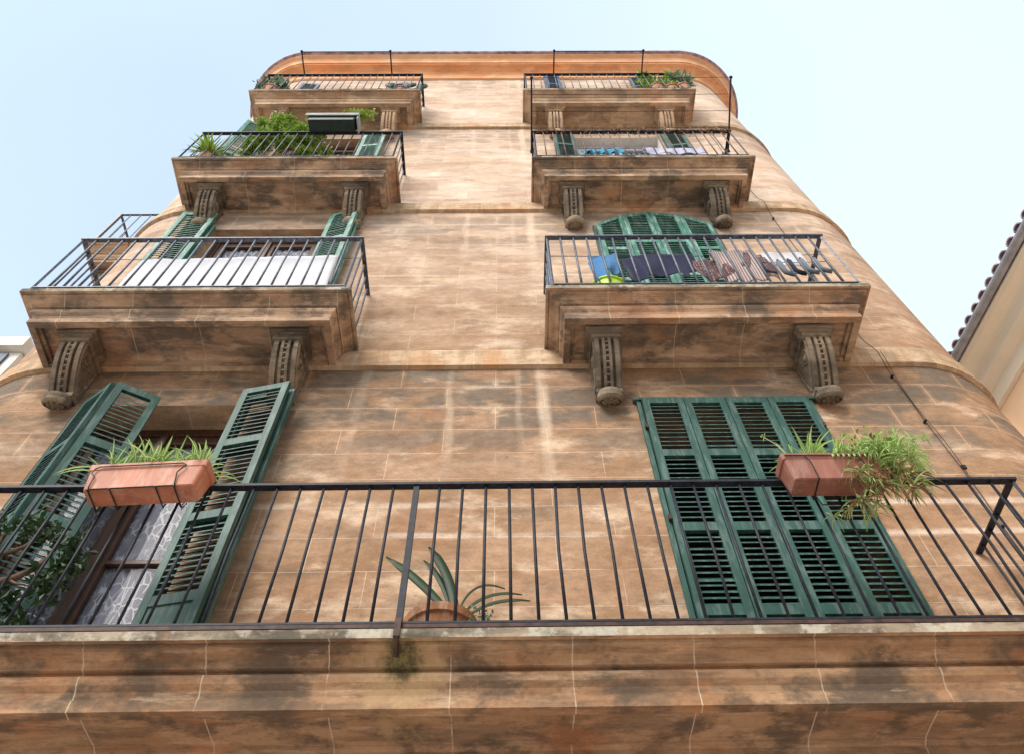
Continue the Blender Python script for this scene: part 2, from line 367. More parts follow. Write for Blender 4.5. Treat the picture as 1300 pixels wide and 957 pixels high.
for i in range(len(xs)-1):
    for j in range(len(zs)-1):
        xa,xb,za,zb=xs[i],xs[i+1],zs[j],zs[j+1]; mx,mz=(xa+xb)/2,(za+zb)/2
        if any(q[0]<mx<q[1] and q[2]<mz<q[3] for q in OPEN): continue
        wq([(xa,0,za),(xb,0,za),(xb,0,zb),(xa,0,zb)],[(xa,za),(xb,za),(xb,zb),(xa,zb)])
pl=plan(); nn=15
def strip(pts,s0,sgn):
    s=s0
    for i in range(len(pts)-1):
        p0,p1=pts[i],pts[i+1]; d=math.hypot(p1[0]-p0[0],p1[1]-p0[1])*sgn
        a0,a1=(p0,p1) if sgn>0 else (p1,p0); u0,u1=(s,s+d) if sgn>0 else (s+d,s)
        wq([(a0[0],a0[1],-1.6),(a1[0],a1[1],-1.6),(a1[0],a1[1],ZT),(a0[0],a0[1],ZT)],[(u0,-1.6),(u1,-1.6),(u1,ZT),(u0,ZT)]); s+=d
strip(pl[16:],XR-RC,1); strip(pl[:16][::-1],XL+RC,-1)
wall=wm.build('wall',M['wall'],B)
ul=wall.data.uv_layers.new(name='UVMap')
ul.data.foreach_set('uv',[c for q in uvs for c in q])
top=MB(); top.face([(x,y,ZT-.01) for x,y in pl]); top.box(XL+.02,XR-.02,DEPTH-.3,DEPTH-.02,-1.6,ZT-.05); top.build('flat_roof',M['plaster'],B)
# string courses following the rounded corners
def swept(name,prof,mat,mi=None,nseg=14,smooth=False,parent=None):
    m=MB(); rows=[]
    for off,z in prof: rows.append([(x,y,z) for x,y in plan(off,nseg)])
    m.grid(rows[::-1]); return m.build(name,mat,parent or B)
for k in range(1,4):
    z=FL[k]
    swept('string_course',[(.002,z-.05),(.018,z-.055),(.030,z-.09),(.034,z-.28),(.040,z-.30),(.040,z-.318),(.016,z-.325),(.002,z-.33)],M['course'])
# cornice
cz=ZT-.30
swept('cornice_frieze',[(.002,cz+.02),(.035,cz+.02),(.04,cz-.0),(.04,cz-.03),(.012,cz-.05),(.002,cz-.05)],M['band'])
prof=[(.003,cz+.02),(.03,cz+.03),(.04,cz+.13),(.055,cz+.19),(.09,cz+.25),(.15,cz+.30),(.215,cz+.325),(.22,cz+.36),(.24,cz+.365),(.245,cz+.385)]
c1=swept('cornice',prof,M['cornice'],nseg=24)
swept('cornice_crown',[(.245,cz+.385),(.255,cz+.44),(.285,cz+.50),(.33,cz+.53),(.345,cz+.535),(.35,cz+.58)],M['band'],nseg=24,parent=None)
swept('roof_edge',[(.35,cz+.582),(.40,cz+.583),(.405,cz+.61),(.36,cz+.65),(-.3,cz+.75)],M['tile'],nseg=24)
# ---- doors in the openings
def door(x0,x1,z0,z1,curtain,arch=False,y=.24,wood=None,rev=None):
    # reveal
    m=MB(); e=.002
    m.face([(x0,0,z0),(x0,.6,z0),(x0,.6,z1),(x0,0,z1)]); m.face([(x1,.6,z0),(x1,0,z0),(x1,0,z1),(x1,.6,z1)])
    m.face([(x0,0,z1),(x0,.6,z1),(x1,.6,z1),(x1,0,z1)]); m.face([(x0,0,z0),(x1,0,z0),(x1,.6,z0),(x0,.6,z0)])
    m.build('door_reveal',rev,B)
    d=MB(); fr=.075
    d.box(x0,x0+fr,y,y+.07,z0,z1); d.box(x1-fr,x1,y,y+.07,z0,z1); d.box(x0+fr,x1-fr,y,y+.07,z1-fr,z1); 
    cx=(x0+x1)/2
    for (a,b_) in ((x0+fr+.004,cx-.003),(cx+.003,x1-fr-.004)):
        st=.07
        d.box(a,a+st,y+.012,y+.06,z0+.02,z1-fr-.004); d.box(b_-st,b_,y+.012,y+.06,z0+.02,z1-fr-.004)
        d.box(a+st,b_-st,y+.014,y+.058,z1-fr-.09,z1-fr-.006); d.box(a+st,b_-st,y+.014,y+.058,z0+.02,z0+.5)
        d.box(a+st,b_-st,y+.014,y+.055,z0+1.21,z0+1.245)
    d.box(cx-.03,cx+.03,y-.014,y+.010,z0+.03,z1-fr-.006)
    D=d.build('balcony_door',wood,B,bevel=.004)
    if y>.4: curtain=None
    gl=MB(); gl.face([(x0+fr,y+.038,z0+.4),(x1-fr,y+.038,z0+.4),(x1-fr,y+.038,z1-fr),(x0+fr,y+.038,z1-fr)]); gl.build('pane',M['glass'] if y<.4 else M['dark'],D)  # behind closed shutters the pane gets the painted shade, not glass
    if curtain is not None:
        cu=MB(); nx=60
        for zz in ((z0+.45,z1-.12),):
            rows=[[(x0+.1+(x1-x0-.2)*i/nx,y+.062+.008*math.sin(i*1.35+.5*math.sin(i*.3)),q) for i in range(nx+1)] for q in zz]
            cu.grid(rows)
        cu.build('curtain',curtain,D,smooth=True)
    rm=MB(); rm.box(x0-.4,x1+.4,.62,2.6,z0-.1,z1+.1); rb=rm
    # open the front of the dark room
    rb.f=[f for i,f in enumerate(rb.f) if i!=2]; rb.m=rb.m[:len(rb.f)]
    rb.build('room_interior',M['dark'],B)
for k in range(4):
    for i in range(2):
        x0,x1,z0,z1=OPEN[k*2+i]
        cur={(0,0):M['lace'],(1,0):M['lace'],(2,0):M['blind'],(2,1):M['blind'],(3,0):M['lace'],(3,1):M['white']}.get((k,i))
        door(x0,x1,z0,z1,cur,y=.5 if (k,i) in((0,1),(1,1)) else .24 if k==0 else .13,rev=M['plaster'] if (k,i) in ((2,1),(3,1)) else M['reveal'],wood=M['shadewood'] if (k,i) in((0,1),(1,1)) else M['palepaint'] if (k,i) in((2,1),(3,1)) else M['wood'])
# ---- shutters
def leaf(p0,p1,z0,zt0,zt1,mat,rails=(.26,.545,.80),name='shutter',label=None,th=.036,tilt=-1,solid=True):
    """louvred leaf standing in plan from p0 to p1, top edge from zt0 to zt1"""
    p0=Vector((*p0,0)); p1=Vector((*p1,0)); u=(p1-p0); W=u.length; u.normalize(); n=Vector((u.y,-u.x,0))
    m=MB(); st=.052
    def P(a,b,z): return tuple(p0+u*a+n*b+Vector((0,0,z)))
    def zt(a): return zt0+(zt1-zt0)*a/W
    def hexa(a0,a1,za0,zb0,za1,zb1,t0=0,t1=None):
        t1=th if t1 is None else t1
        b=len(m.v); m.v+=[P(a0,t0,za0),P(a1,t0,za1),P(a1,t1,za1),P(a0,t1,za0),P(a0,t0,zb0),P(a1,t0,zb1),P(a1,t1,zb1),P(a0,t1,zb0)]
        for q in ((0,3,2,1),(4,5,6,7),(0,1,5,4),(1,2,6,5),(2,3,7,6),(3,0,4,7)): m.f.append(tuple(b+i for i in q)); m.m.append(0)
    hexa(0,st,z0,zt(0),z0,zt(st)); hexa(W-st,W,z0,zt(W-st),z0,zt(W))
    g=.0015; H=min(zt0,zt1)-z0
    hexa(st,W-st,zt(st)-.065,zt(st)-g,zt(W-st)-.065,zt(W-st)-g,g,th-g)
    zr=[min(zt0,zt1)-H*f for f in rails]; hs=.032
    for q in zr: hexa(st,W-st,q-hs,q+hs,q-hs,q+hs,g,th-g)
    hexa(st,W-st,z0+g,z0+.08,z0+g,z0+.08,g,th-g)
    segs=[(zr[0]+hs,None)]+[(zr[i+1]+hs,zr[i]-hs) for i in range(len(zr)-1)]+[(z0+.08,zr[-1]-hs)]
    for si,(lo,hi) in enumerate(segs):
        if si==len(segs)-1 and solid:
            hexa(st,W-st,lo,hi,lo,hi,.010,th-.010); continue
        q=lo+.022; sl_=(zt1-zt0)/W
        while True:
            lim=(hi-.012) if hi else min(zt(st),zt(W-st))-.085
            if hi is None and q>=lim and abs(zt1-zt0)>.05 and q< max(zt(st),zt(W-st))-.085:
                # slat clipped by the sloping head
                a=st+ ((q+.085-zt(st))/( (zt(W-st)-zt(st))))*(W-2*st) if zt1>zt0 else st
                bb=W-st if zt1>zt0 else st+((q+.085-zt(st))/((zt(W-st)-zt(st))))*(W-2*st)
            elif q>=lim: break
            else: a,bb=st,W-st
            dz=.018*tilt*-1
            # tilted thin slat: outer edge (t=th) low, inner edge high
            jt=random.uniform(-.0035,.0035); jt+=random.choice([0]*30+[.012,-.012])
            b=len(m.v); e=.004
            o0,o1=(.003,th-.003)
            m.v+=[P(a,o1,q-dz-e+jt),P(bb,o1,q-dz-e+jt),P(bb,o1,q-dz+e+jt),P(a,o1,q-dz+e+jt),P(a,o0,q+dz-e),P(bb,o0,q+dz-e),P(bb,o0,q+dz+e),P(a,o0,q+dz+e)]
            for f in ((0,1,2,3),(7,6,5,4),(0,4,5,1),(3,2,6,7)): m.f.append(tuple(b+i for i in f)); m.m.append(0)
            q+=.047
    o=m.build(name,mat,B)
    if label: o['label']=label
    return o
def hinge(x,y,z,parent):
    m=MB(); m.box(x-.02,x+.02,y-.03,y,z-.02,z+.02); m.build('hinge',M['rustrail'],parent)
# first floor right, closed (four leaves over the opening, outer faces flush with the wall)
def closed(x0,x1,z0,tops,mat):
    n=4; wd=(x1-x0)/n
    for i in range(n):
        ya=-.062
        a=x0+wd*i+.003; b=x0+wd*(i+1)-.003
        s=leaf((a,ya+.036),(b,ya+.036),z0,tops[i],tops[i+1],mat,solid=(i in()) )
        s.data.name='shutter'
        if i in (0,3):
            for hz in (.3,1.25,2.2): hinge(x0 if i==0 else x1,-.03,z0+hz,s)
    fr=MB(); fr.box(x0-.035,x0-.004,-.03,-.003,z0,tops[0]+.02); fr.box(x1+.004,x1+.035,-.03,-.003,z0,tops[-1]+.02)
    if tops[0]==tops[2]: fr.box(x0-.06,x1+.06,-.045,-.003,tops[0]+.004,tops[0]+.03)
    fr.build('shutter_frame',M['green'],B)
closed(1.075,2.385,FL[0]+.03,[4.97]*5,M['green'])
closed(1.075,2.400,FL[1]+.03,[8.38,8.63,8.715,8.63,8.38],M['green2'])
# arched stone backing behind the arched leaves
# first floor left: zigzag pair and folded pair
z0=FL[0]+.03
leaf((-3.24,-.03),(-2.975,-.215),z0,4.98,4.98,M['green'],label='outer shutter leaf seen almost edge-on')
leaf((-2.960,-.215),(-2.675,-.063),z0,4.98,4.98,M['green'],solid=True)
leaf((-2.0,-.130),(-1.634,-.205),z0,4.98,4.98,M['green'],tilt=-1)
leaf((-1.99,-.06),(-1.600,-.140),z0,4.97,4.97,M['green'])
# second floor left
z0=FL[1]+.03
leaf((-3.70,-.12),(-3.33,-.075),z0,8.56,8.62,M['green2']); leaf((-3.62,-.045),(-3.30,-.02),z0,8.56,8.40,M['green2'])
leaf((-1.995,-.06),(-1.675,-.135),z0,8.60,8.66,M['green2']); leaf((-1.99,-.005),(-1.65,-.075),z0,8.42,8.6,M['green2'])
# third floor
z0=FL[2]+.03
leaf((-3.82,-.27),(-3.42,-.09),z0,11.80,11.80,M['green2']); leaf((-2.06,-.07),(-1.73,-.10),z0,11.80,11.80,M['green2'])
leaf((.755,-.10),(1.07,-.07),z0,11.82,11.82,M['green']); leaf((2.39,-.07),(2.72,-.10),z0,11.76,11.76,M['green'])
z0=FL[3]+.03
leaf((-3.66,-.10),(-3.33,-.07),z0,14.75,14.75,M['bluegrey']); leaf((-2.04,-.07),(-1.72,-.10),z0,14.75,14.75,M['bluegrey'])
leaf((.79,-.10),(1.09,-.07),z0,15.40,15.40,M['bluegrey']); leaf((2.39,-.07),(2.72,-.10),z0,15.2,15.2,M['bluegrey'])
# ---- balconies
PROF=[(.0,0),(0,.050),(.020,.053),(.022,.046),(.030,.046),(.032,.070),(.045,.074),(.058,.077),(.060,.086),(.072,.088),(.090,.098),(.106,.114),(.106,.124),(.136,.126),(.138,.142),(.116,.150),(.114,.168),(.122,.190),(.142,.215),(.150,.240),(.150,.252),(.142,.254),(.142,.31),(.196,.312),(.200,.285),(.222,.280),(.226,.252)]
def ushape(x0,x1,yf,d,z): return [(x0+d,0,z),(x0+d,yf+d,z),(x1-d,yf+d,z),(x1-d,0,z)]
def balcony(x0,x1,yf,zt,mat,label):
    s=yf/-.615
    m=MB()
    rows=[ushape(x0,x1,yf,d,zt-h) for d,h in PROF]
    # material: the lip is lichen covered
    m.grid(rows[:2],1); m.grid(rows[1:],0)
    m.face([(x0,0,zt),(x0,yf,zt),(x1,yf,zt),(x1,0,zt)][::-1],1)
    # recessed soffit panel with a moulded frame along the wall
    d,h=PROF[-1]; zi=zt-h
    m.face([(x0+d,-.10,zi),(x1-d,-.10,zi),(x1-d,yf+d,zi),(x0+d,yf+d,zi)][::-1])
    rows=[[(x0+d-.02,y,z),(x1-d+.02,y,z)] for y,z in ((-.108,zi),(-.106,zi-.008),(-.09,zi-.010),(-.075,zi-.020),(-.07,zt-.312),(-.003,zt-.312))]
    m.grid(rows)
    o=m.build('balcony',[mat,M['lip']],B)
    o['label']=label
    return o
def bracket(cx,yf,zt,parent,mat,nm='bracket'):
    k=yf/-.615
    m=MB(); zs=zt-.29; hw=.098
    # abacus block with stepped edge
    m.box(cx-.155,cx+.155,-.395*k,-.105,zs-.028,zs+.0)
    m.box(cx-.135,cx+.135,-.375*k,-.10,zs-.05,zs-.029)
    m.box(cx-.118,cx+.118,-.352*k,-.003,zs-.10,zs-.051)
    # body: side profile swept across, with three raised ribs on the face
    def face_y(u): # u from 0 (top) to 1 (bottom): convex scroll then concave foot
        return -(.335*math.cos(u*1.12)**.75+.0)*k if u<.98 else -.18*k
    ny=16; H=.37
    prof=[]
    for i in range(ny+1):
        u=i/ny; prof.append((-k*(.335-.240*u**1.7),zs-.101-H*u))
    ribs=[(-hw,-.060,0),(-.060,-.036,-.034),(-.036,-.013,.004),(-.013,.013,-.026),(.013,.036,.004),(.036,.060,-.034),(.060,hw,0)]
    for a,b_,dpt in ribs:
        rows=[[(cx+a,y-dpt,z),(cx+b_,y-dpt,z)] for y,z in prof]; m.grid(rows)
    for xx in (-.060,.060,-.036,.036,-.013,.013):
        rows=[[(cx+xx,y-.004,z),(cx+xx,y+.036,z)] for y,z in prof]; m.grid(rows)
    for sx in (-1,1):
        rows=[[(cx+sx*hw,y,z),(cx+sx*hw,-.003,z)] for y,z in prof]; m.grid(rows)
        # raised rim and volute on the side face
        rim=[(cx+sx*(hw+.004),y+.028,z) for y,z in prof]; m.tube(rim,.010,6)
        m.tube([(cx+sx*(hw+.004),-.03,zs-.12),(cx+sx*(hw+.004),-.03,zs-.30),(cx+sx*(hw+.004),prof[-1][0]+.04,zs-.101-H+.01)],.010,6)
        sp=[]
        for i in range(34):
            an=i*.36; rr=.085*(1-i/38); sp.append((cx+sx*(hw+.003),-.19*k+rr*math.cos(an),zs-.205+rr*math.sin(an)))
        m.tube(sp,.010,5)
        m.lathe([(0,.024),(.018,.020),(.026,.008),(.028,0)],(cx+sx*(hw),-.19*k,zs-.205),12,mat=Matrix.Rotation(sx*math.pi/2,4,'Y'))
    m.face([(cx-hw,prof[-1][0],zs-.101-H),(cx+hw,prof[-1][0],zs-.101-H),(cx+hw,-.003,zs-.101-H),(cx-hw,-.003,zs-.101-H)][::-1])
    # beads down the middle fillet
    for i in range(8):
        u=.10+.78*i/7; y=-k*(.335-.240*u**1.7); z=zs-.101-H*u
        m.box(cx-.013,cx+.013,y+.001,y+.03,z-.009,z+.009)
    # square cap and half round rosette boss under it
    zb=zs-.101-H; yb=prof[-1][0]
    m.box(cx-hw-.006,cx+hw+.006,yb-.012,-.004,zb-.045,zb-.001)
    mt=Matrix.Rotation(R(28),4,'X')
    m.lathe([(.085,.055),(.100,.03),(.106,-.010),(.098,-.030),(.084,-.040),(.080,-.028),(.062,-.026),(.040,-.040),(.0,-.046)],(cx,yb+.022,zb-.078),22,mat=mt)
    for i in range(8):
        an=i*math.pi/4; c=mt@Vector((.055*math.cos(an),.055*math.sin(an),-.036))
        m.lathe([(.0,-.012),(.012,-.009),(.018,0)],(cx+c.x,yb+.022+c.y,zb-.078+c.z),8,mat=mt)
    o=m.build(nm,mat,parent); return o
def railing(x0,x1,yf,zt,nb,mat,label,separate=True,mat2=None,posts=(),r=.0085,H=1.0,base=None):
    m=MB(); zr=zt+H; hb=.020
    m.box(x0-hb,x1+hb,yf-hb*1.1,yf+hb*1.1,zr-.018,zr)                 # handrail
    for x in (x0,x1):
        m.box(x-hb,x+hb,yf+hb*1.1+.001,-.002,zr-.012,zr)
        m.box(x-.010,x+.010,yf+.011,-.002,zt+.035,zt+.047)
        m.tube([(x,yf,zt-.005),(x,yf,zr-.013)],.013,4)
    m.box(x0-.010,x1+.010,yf-.010,yf+.010,zt+.035,zt+.047)
    for x in posts: m.box(x-.016,x+.016,yf-.013,yf+.013,zt-.02,zr-.013)
    o=m.build('railing',mat,B); o['label']=label
    bars=[]
    for i in range(1,nb): bars.append((x0+(x1-x0)*i/nb,yf))
    ns=4
    for x in (x0,x1):
        for i in range(1,ns+1): bars.append((x,yf*(1-i/(ns+.6))))
    bars=[b for b in bars if not any(abs(b[0]-q)<.03 and b[1]==yf for q in posts)]
    src=None; allm=MB()
    for bx,by in bars:
        jx,jy=random.gauss(0,.0045),random.gauss(0,.003)
        if separate:
            q=MB(); q.tube([(bx,by,zt+.001),(bx+jx,by+jy,zt+.5),(bx,by,zr-.013)],r,6)
            q.build('baluster',mat2 or mat,o,smooth=True)
        else: m2=allm.tube([(bx,by,zt+.001),(bx+jx,by+jy,zr-.013)],r,5)
    if not separate: allm.build('balusters',mat2 or mat,o,smooth=True)
    return o
# lowest, full width
YB=-.615
b0=balcony(-4.0,3.02,YB,FL[0],M['trimnear'],'long lowest balcony running the whole width of the front')
for cx in (-3.1,-1.6,-.1,1.4): pass
railing(-3.93,2.93,-.598,FL[0],52,M['iron'],'long black railing of the lowest balcony',posts=(-.50,))
rr=MB(); rr.box(-3.93,2.93,-.607,-.588,FL[0]+.012,FL[0]+.033); rr.build('rusty_bottom_rail',M['rustrail'],b0)
ank=MB(); ank.box(-.515,-.485,-.630,-.6165,FL[0]-.05,FL[0]+.05); ank.tube([(-.5,-.618,FL[0]-.045),(-.5,-.59,FL[0]-.085),(-.5,-.56,FL[0]-.11)],.014,6); ank.build('railing_anchor',M['rustrail'],b0)
LX=(-3.98,-1.262); RX=(.357,3.065)
spec=[(1,0,LX,-.615,'trim','irongrey'),(1,1,RX,-.618,'trim','irongrey'),(2,0,(-3.95,-1.258),-.592,'trim','iron'),(2,1,(.357,3.054),-.590,'trim','iron'),(3,0,(-3.965,-1.281),-.545,'trimhi','iron'),(3,1,(.334,3.065),-.545,'trimhi','iron')]
ordn=['lowest','second','third','top']
for k,i,(x0,x1),yf,mt,im in spec:
    side=['left','right'][i]
    z=FL[k] if k<3 else 12.6
    bo=balcony(x0,x1,yf,z,M[mt],f'{ordn[k]}-storey {side} stone balcony')
    for j,cx in enumerate([-3.46,-1.745] if i==0 else [.83,2.55]): bracket(cx,yf,z,bo,M['bracket'] if k<3 else M['trimhi'])
    railing(x0+.06,x1-.062,yf+.015,z,21,M[im],f'{ordn[k]}-storey {side} railing',separate=(k==1),r=.0105 if k==1 else .0085,mat2=M['ironrust'] if (k,i)==(2,1) else M['irongrey'] if k>1 else None,H=1.0)
# small side balcony round the left corner
sx0=-5.32; sy0=.50; sy1=2.9; sz=9.2
m=MB()
def side_u(d,h): return [(XL,sy0+d,sz-h),(sx0+d,sy0+d,sz-h),(sx0+d,sy1-d,sz-h),(XL,sy1-d,sz-h)]
m.grid([side_u(d,h) for d,h in PROF],0); d,h=PROF[-1]
m.face([(sx0+d,sy0+d,sz-h),(XL,sy0+d,sz-h),(XL,sy1-d,sz-h),(sx0+d,sy1-d,sz-h)][::-1]); m.face(side_u(0,0))
sb=m.build('balcony',M['trim'],B); sb['label']='small balcony on the side wall round the left corner'
m=MB(); 
m.box(sx0+.04,sx0+.07,sy0+.05,sy1-.05,sz+.985,sz+1); m.box(sx0+.04,XL,sy0+.04,sy0+.07,sz+.985,sz+1); m.box(sx0+.045,sx0+.065,sy0+.05,sy1-.05,sz+.03,sz+.045)
m.box(sx0+.035,sx0+.07,sy0+.04,sy0+.075,sz,sz+.984)
for i in range(1,18): m.tube([(sx0+.055,sy0+.055+i*.13,sz),(sx0+.055,sy0+.055+i*.13,sz+.985)],.008,5)
for i in range(1,4): m.tube([(sx0+.055+i*.14,sy0+.055,sz),(sx0+.055+i*.14,sy0+.055,sz+.985)],.008,5)
o=m.build('railing',M['irongrey'],B); o['label']='railing of the side balcony round the left corner'
m=MB()
for cy in (.85,2.4):
    m.box(-5.15,XL,cy-.1,cy+.1,sz-.36,sz-.29)
    pr=[(-5.12+.28*(i/10)**2,sz-.361-.38*i/10) for i in range(11)]
    m.grid([[(x,cy-.08,z),(x,cy+.08,z)] for x,z in pr]); 
    for s in (-.08,.08): m.grid([[(x,cy+s,z),(XL,cy+s,z)] for x,z in pr])
m.build('bracket',M['bracket'],sb)
# electric cable clipped down the front
pts=[]
for z in [3.0+.1*i for i in range(94)]:
    pts.append((3.19+.012*math.sin(z*1.7)+.006*math.sin(z*5.1),-.022-.05*math.exp(-((z-5.6)/.16)**2)-.05*math.exp(-((z-9.0)/.16)**2),z))
m=MB(); m.tube(pts,.0036,5); cb=m.build('electric_cable',M['wire'],B)
m=MB(); m.tube([(x+.016+.012*math.sin(z*6),y-.004,z) for x,y,z in pts[11:27]],.0026,5); m.build('loose_strand',M['wire'],cb)
for q in (6,17,23,35,45,56,68,80):
    x,y,z=pts[q]; m=MB(); m.box(x-.010,x+.010,-.034,-.002,z-.006,z+.006); m.build('cable_clip',M['iron'],cb)
m=MB(); m.box(3.19,3.22,-.05,-.036,4.13,4.165); m.build('junction_clip',M['iron'],cb)
# ------------------------------------------------------------------ neighbouring buildings
N=empty('neighbour_building',(8,3,-1.6),'cream and peach house with tiled eave and grey gutter at the right edge','building')
dv=Vector((-.1545,.988,0)); nv=Vector((.988,.1545,0)); O=Vector((7.44,2.08,0))
fr=Matrix(((nv.x,dv.x,0,O.x),(nv.y,dv.y,0,O.y),(0,0,1,0),(0,0,0,1)))   # local x = away from us, y = along eave
L0,L1=-9,14; ze=10.45
m=MB(); m.box(.62,7,L0,L1,-1.6,ze-.62,0,fr); m.build('wall',M['peach'],N)
m=MB()
pf=[(.06,ze-.05),(.10,ze-.09),(.30,ze-.12),(.33,ze-.16),(.34,ze-.30),(.38,ze-.34),(.52,ze-.40),(.56,ze-.60),(.62,ze-.62)]
m.grid([[fr@Vector((x,L0,z)),fr@Vector((x,L1,z))] for x,z in pf]); m.box(.05,6,L0,L1,ze-.05,ze-.02,0,fr); m.build('eave_moulding',M['cream'],N)
m=MB()
rows=[]
for i in range(9):
    an=math.pi+math.pi*i/8; rows.append([fr@Vector((-.03+.075*math.cos(an),L0,ze+.03+.075*math.sin(an))),fr@Vector((-.03+.075*math.cos(an),L1,ze+.03+.075*math.sin(an)))])
m.grid(rows); rows2=[[fr@Vector((-.03+.068*math.cos(math.pi+math.pi*i/8),y,ze+.032+.068*math.sin(math.pi+math.pi*i/8))) for y in (L0,L1)] for i in range(9)]
m.grid(rows2[::-1]); m.build('gutter',M['zinc'],N)
RF=MB()
RF.face([fr@Vector(q) for q in ((0,L0,ze+.03),(0,L1,ze+.03),(5,L1,ze+1.6),(5,L0,ze+1.6))])
yy=L0
while yy<L1:
    rows=[]
    for xx in (-.11,.35,.8,1.3,5.0):
        zz=ze+.085+(xx*.31)
        rows.append([fr@Vector((xx,yy+.085*math.cos(math.pi*i/8),zz+.075*math.sin(math.pi*i/8))) for i in range(9)])
    RF.grid(rows)
    rows=[[fr@Vector((xx,yy+.067*math.cos(math.pi*i/8),ze+.08+xx*.31+.055*math.sin(math.pi*i/8))) for i in range(9)] for xx in (-.11,.5)]
    RF.grid(rows[::-1])
    a_=[fr@Vector((-.11,yy+.085*math.cos(math.pi*i/8),ze+.05+.075*math.sin(math.pi*i/8))) for i in range(9)]
    b_=[fr@Vector((-.11,yy+.067*math.cos(math.pi*i/8),ze+.047+.055*math.sin(math.pi*i/8))) for i in range(9)]
    RF.grid([a_,b_]); yy+=.225
RF.build('roof',M['tile'],N)
m=MB(); m.box(.47,.63,1.62,2.6,2.0,9.62,0,fr); m.box(.44,.63,1.58,2.64,9.63,9.70,0,fr); m.build('pilaster',M['hood'],N)
m=MB(); m.box(.50,.63,-2.0,1.2,8.52,8.64,0,fr); m.build('window_hood',M['hood'],N)
m=MB(); m.box(.615,.635,-1.9,1.3,6.6,8.5,0,fr); m.build('window',M['bluegrey'],N)
N2=empty('distant_building',(-10,5,-1.6),'pale roof terrace corner of a house far down the left side street','building')
m=MB(); m.box(-15,-8.45,3.75,12,-1.6,11.7); m.build('wall',M['plaster'],N2)
m=MB(); m.box(-15,-8.40,3.6,12,11.72,12.0); m.build('parapet',M['plaster'],N2)
m=MB(); m.box(-15,-8.62,3.70,3.735,11.1,11.62); m.build('window',M['bluegrey'],N2)
# unseen house behind the camera, added to bounce light onto the front
OP=empty('added_opposite_house',(0,-19,-1.6),'unseen ochre house behind the viewer, added to bounce light','building')
m=MB(); m.box(-14,14,-23,-16.2,-1.6,7.0); m.build('wall',M['facadeb'],OP)
m=MB(); m.box(-14.2,14.2,-23.2,-15.9,7.0,7.2); m.build('roof',M['tile'],OP)
for xx in (-10,-6,-2,2,6,10):
    for zz in (-.4,3.2):
        m=MB(); m.box(xx-.6,xx+.6,-16.195,-16.14,zz,zz+2.0); m.build('window',M['green'],OP)
# ------------------------------------------------------------------ plants
rnd=random.Random(11)
def blade(m,base,dirv,L,w,droop,n=7,mi=(0,1),twist=0):
    """variegated arching strap: cream centre, green edges"""
    d=Vector(dirv).normalized(); p=Vector(base); side=d.cross(Vector((0,0,1)))
    if side.length<.05: side=Vector((1,0,0))
    side.normalize(); rows=[]
    for i in range(n+1):
        u=i/n; ww=w*(1-u**2.2)*(.55+.9*u if u<.5 else 1); nrm=side.cross(d)
        rows.append([p-side*ww+nrm*ww*.35,p-side*ww*.35,p+side*ww*.35,p+side*ww+nrm*ww*.35])
        d=(d+Vector((0,0,-droop/n))).normalized(); p=p+d*L/n
    b=len(m.v)
    for r_ in rows: m.v+=[tuple(q) for q in r_]
    for i in range(n):
        for j in range(3):
            m.f.append((b+i*4+j,b+i*4+j+1,b+(i+1)*4+j+1,b+(i+1)*4+j)); m.m.append(mi[1] if j==1 else mi[0])
    return p
def tuft(m,c,n,L,w,spread=1.0,droop=1.6,up=.8,mi=(0,1)):
    for i in range(n):
        an=rnd.uniform(0,2*math.pi); e=rnd.uniform(.1,1)*spread
        d=(math.cos(an)*e,math.sin(an)*e,up*rnd.uniform(.3,1.1))
        blade(m,(c[0]+rnd.uniform(-.02,.02),c[1]+rnd.uniform(-.02,.02),c[2]),d,L*rnd.uniform(.55,1.15),w*rnd.uniform(.7,1.2),droop*rnd.uniform(.6,1.4),mi=mi)
def leaves(m,pts,n,size,spread,aspect=.45,mi=0):
    for i in range(n):
        c=Vector(rnd.choice(pts))+Vector((rnd.gauss(0,spread),rnd.gauss(0,spread),rnd.gauss(0,spread)))
        d=Vector((rnd.gauss(0,1),rnd.gauss(0,1),rnd.gauss(.3,1))).normalized(); s_=d.cross(Vector((rnd.gauss(0,1),rnd.gauss(0,1),rnd.gauss(0,1)))).normalized()
        L=size*rnd.uniform(.6,1.3); w_=L*aspect*.5; nn_=s_.cross(d)*w_*.4
        m.face([c,c+d*L*.45+s_*w_+nn_,c+d*L,c+d*L*.45-s_*w_+nn_],mi)
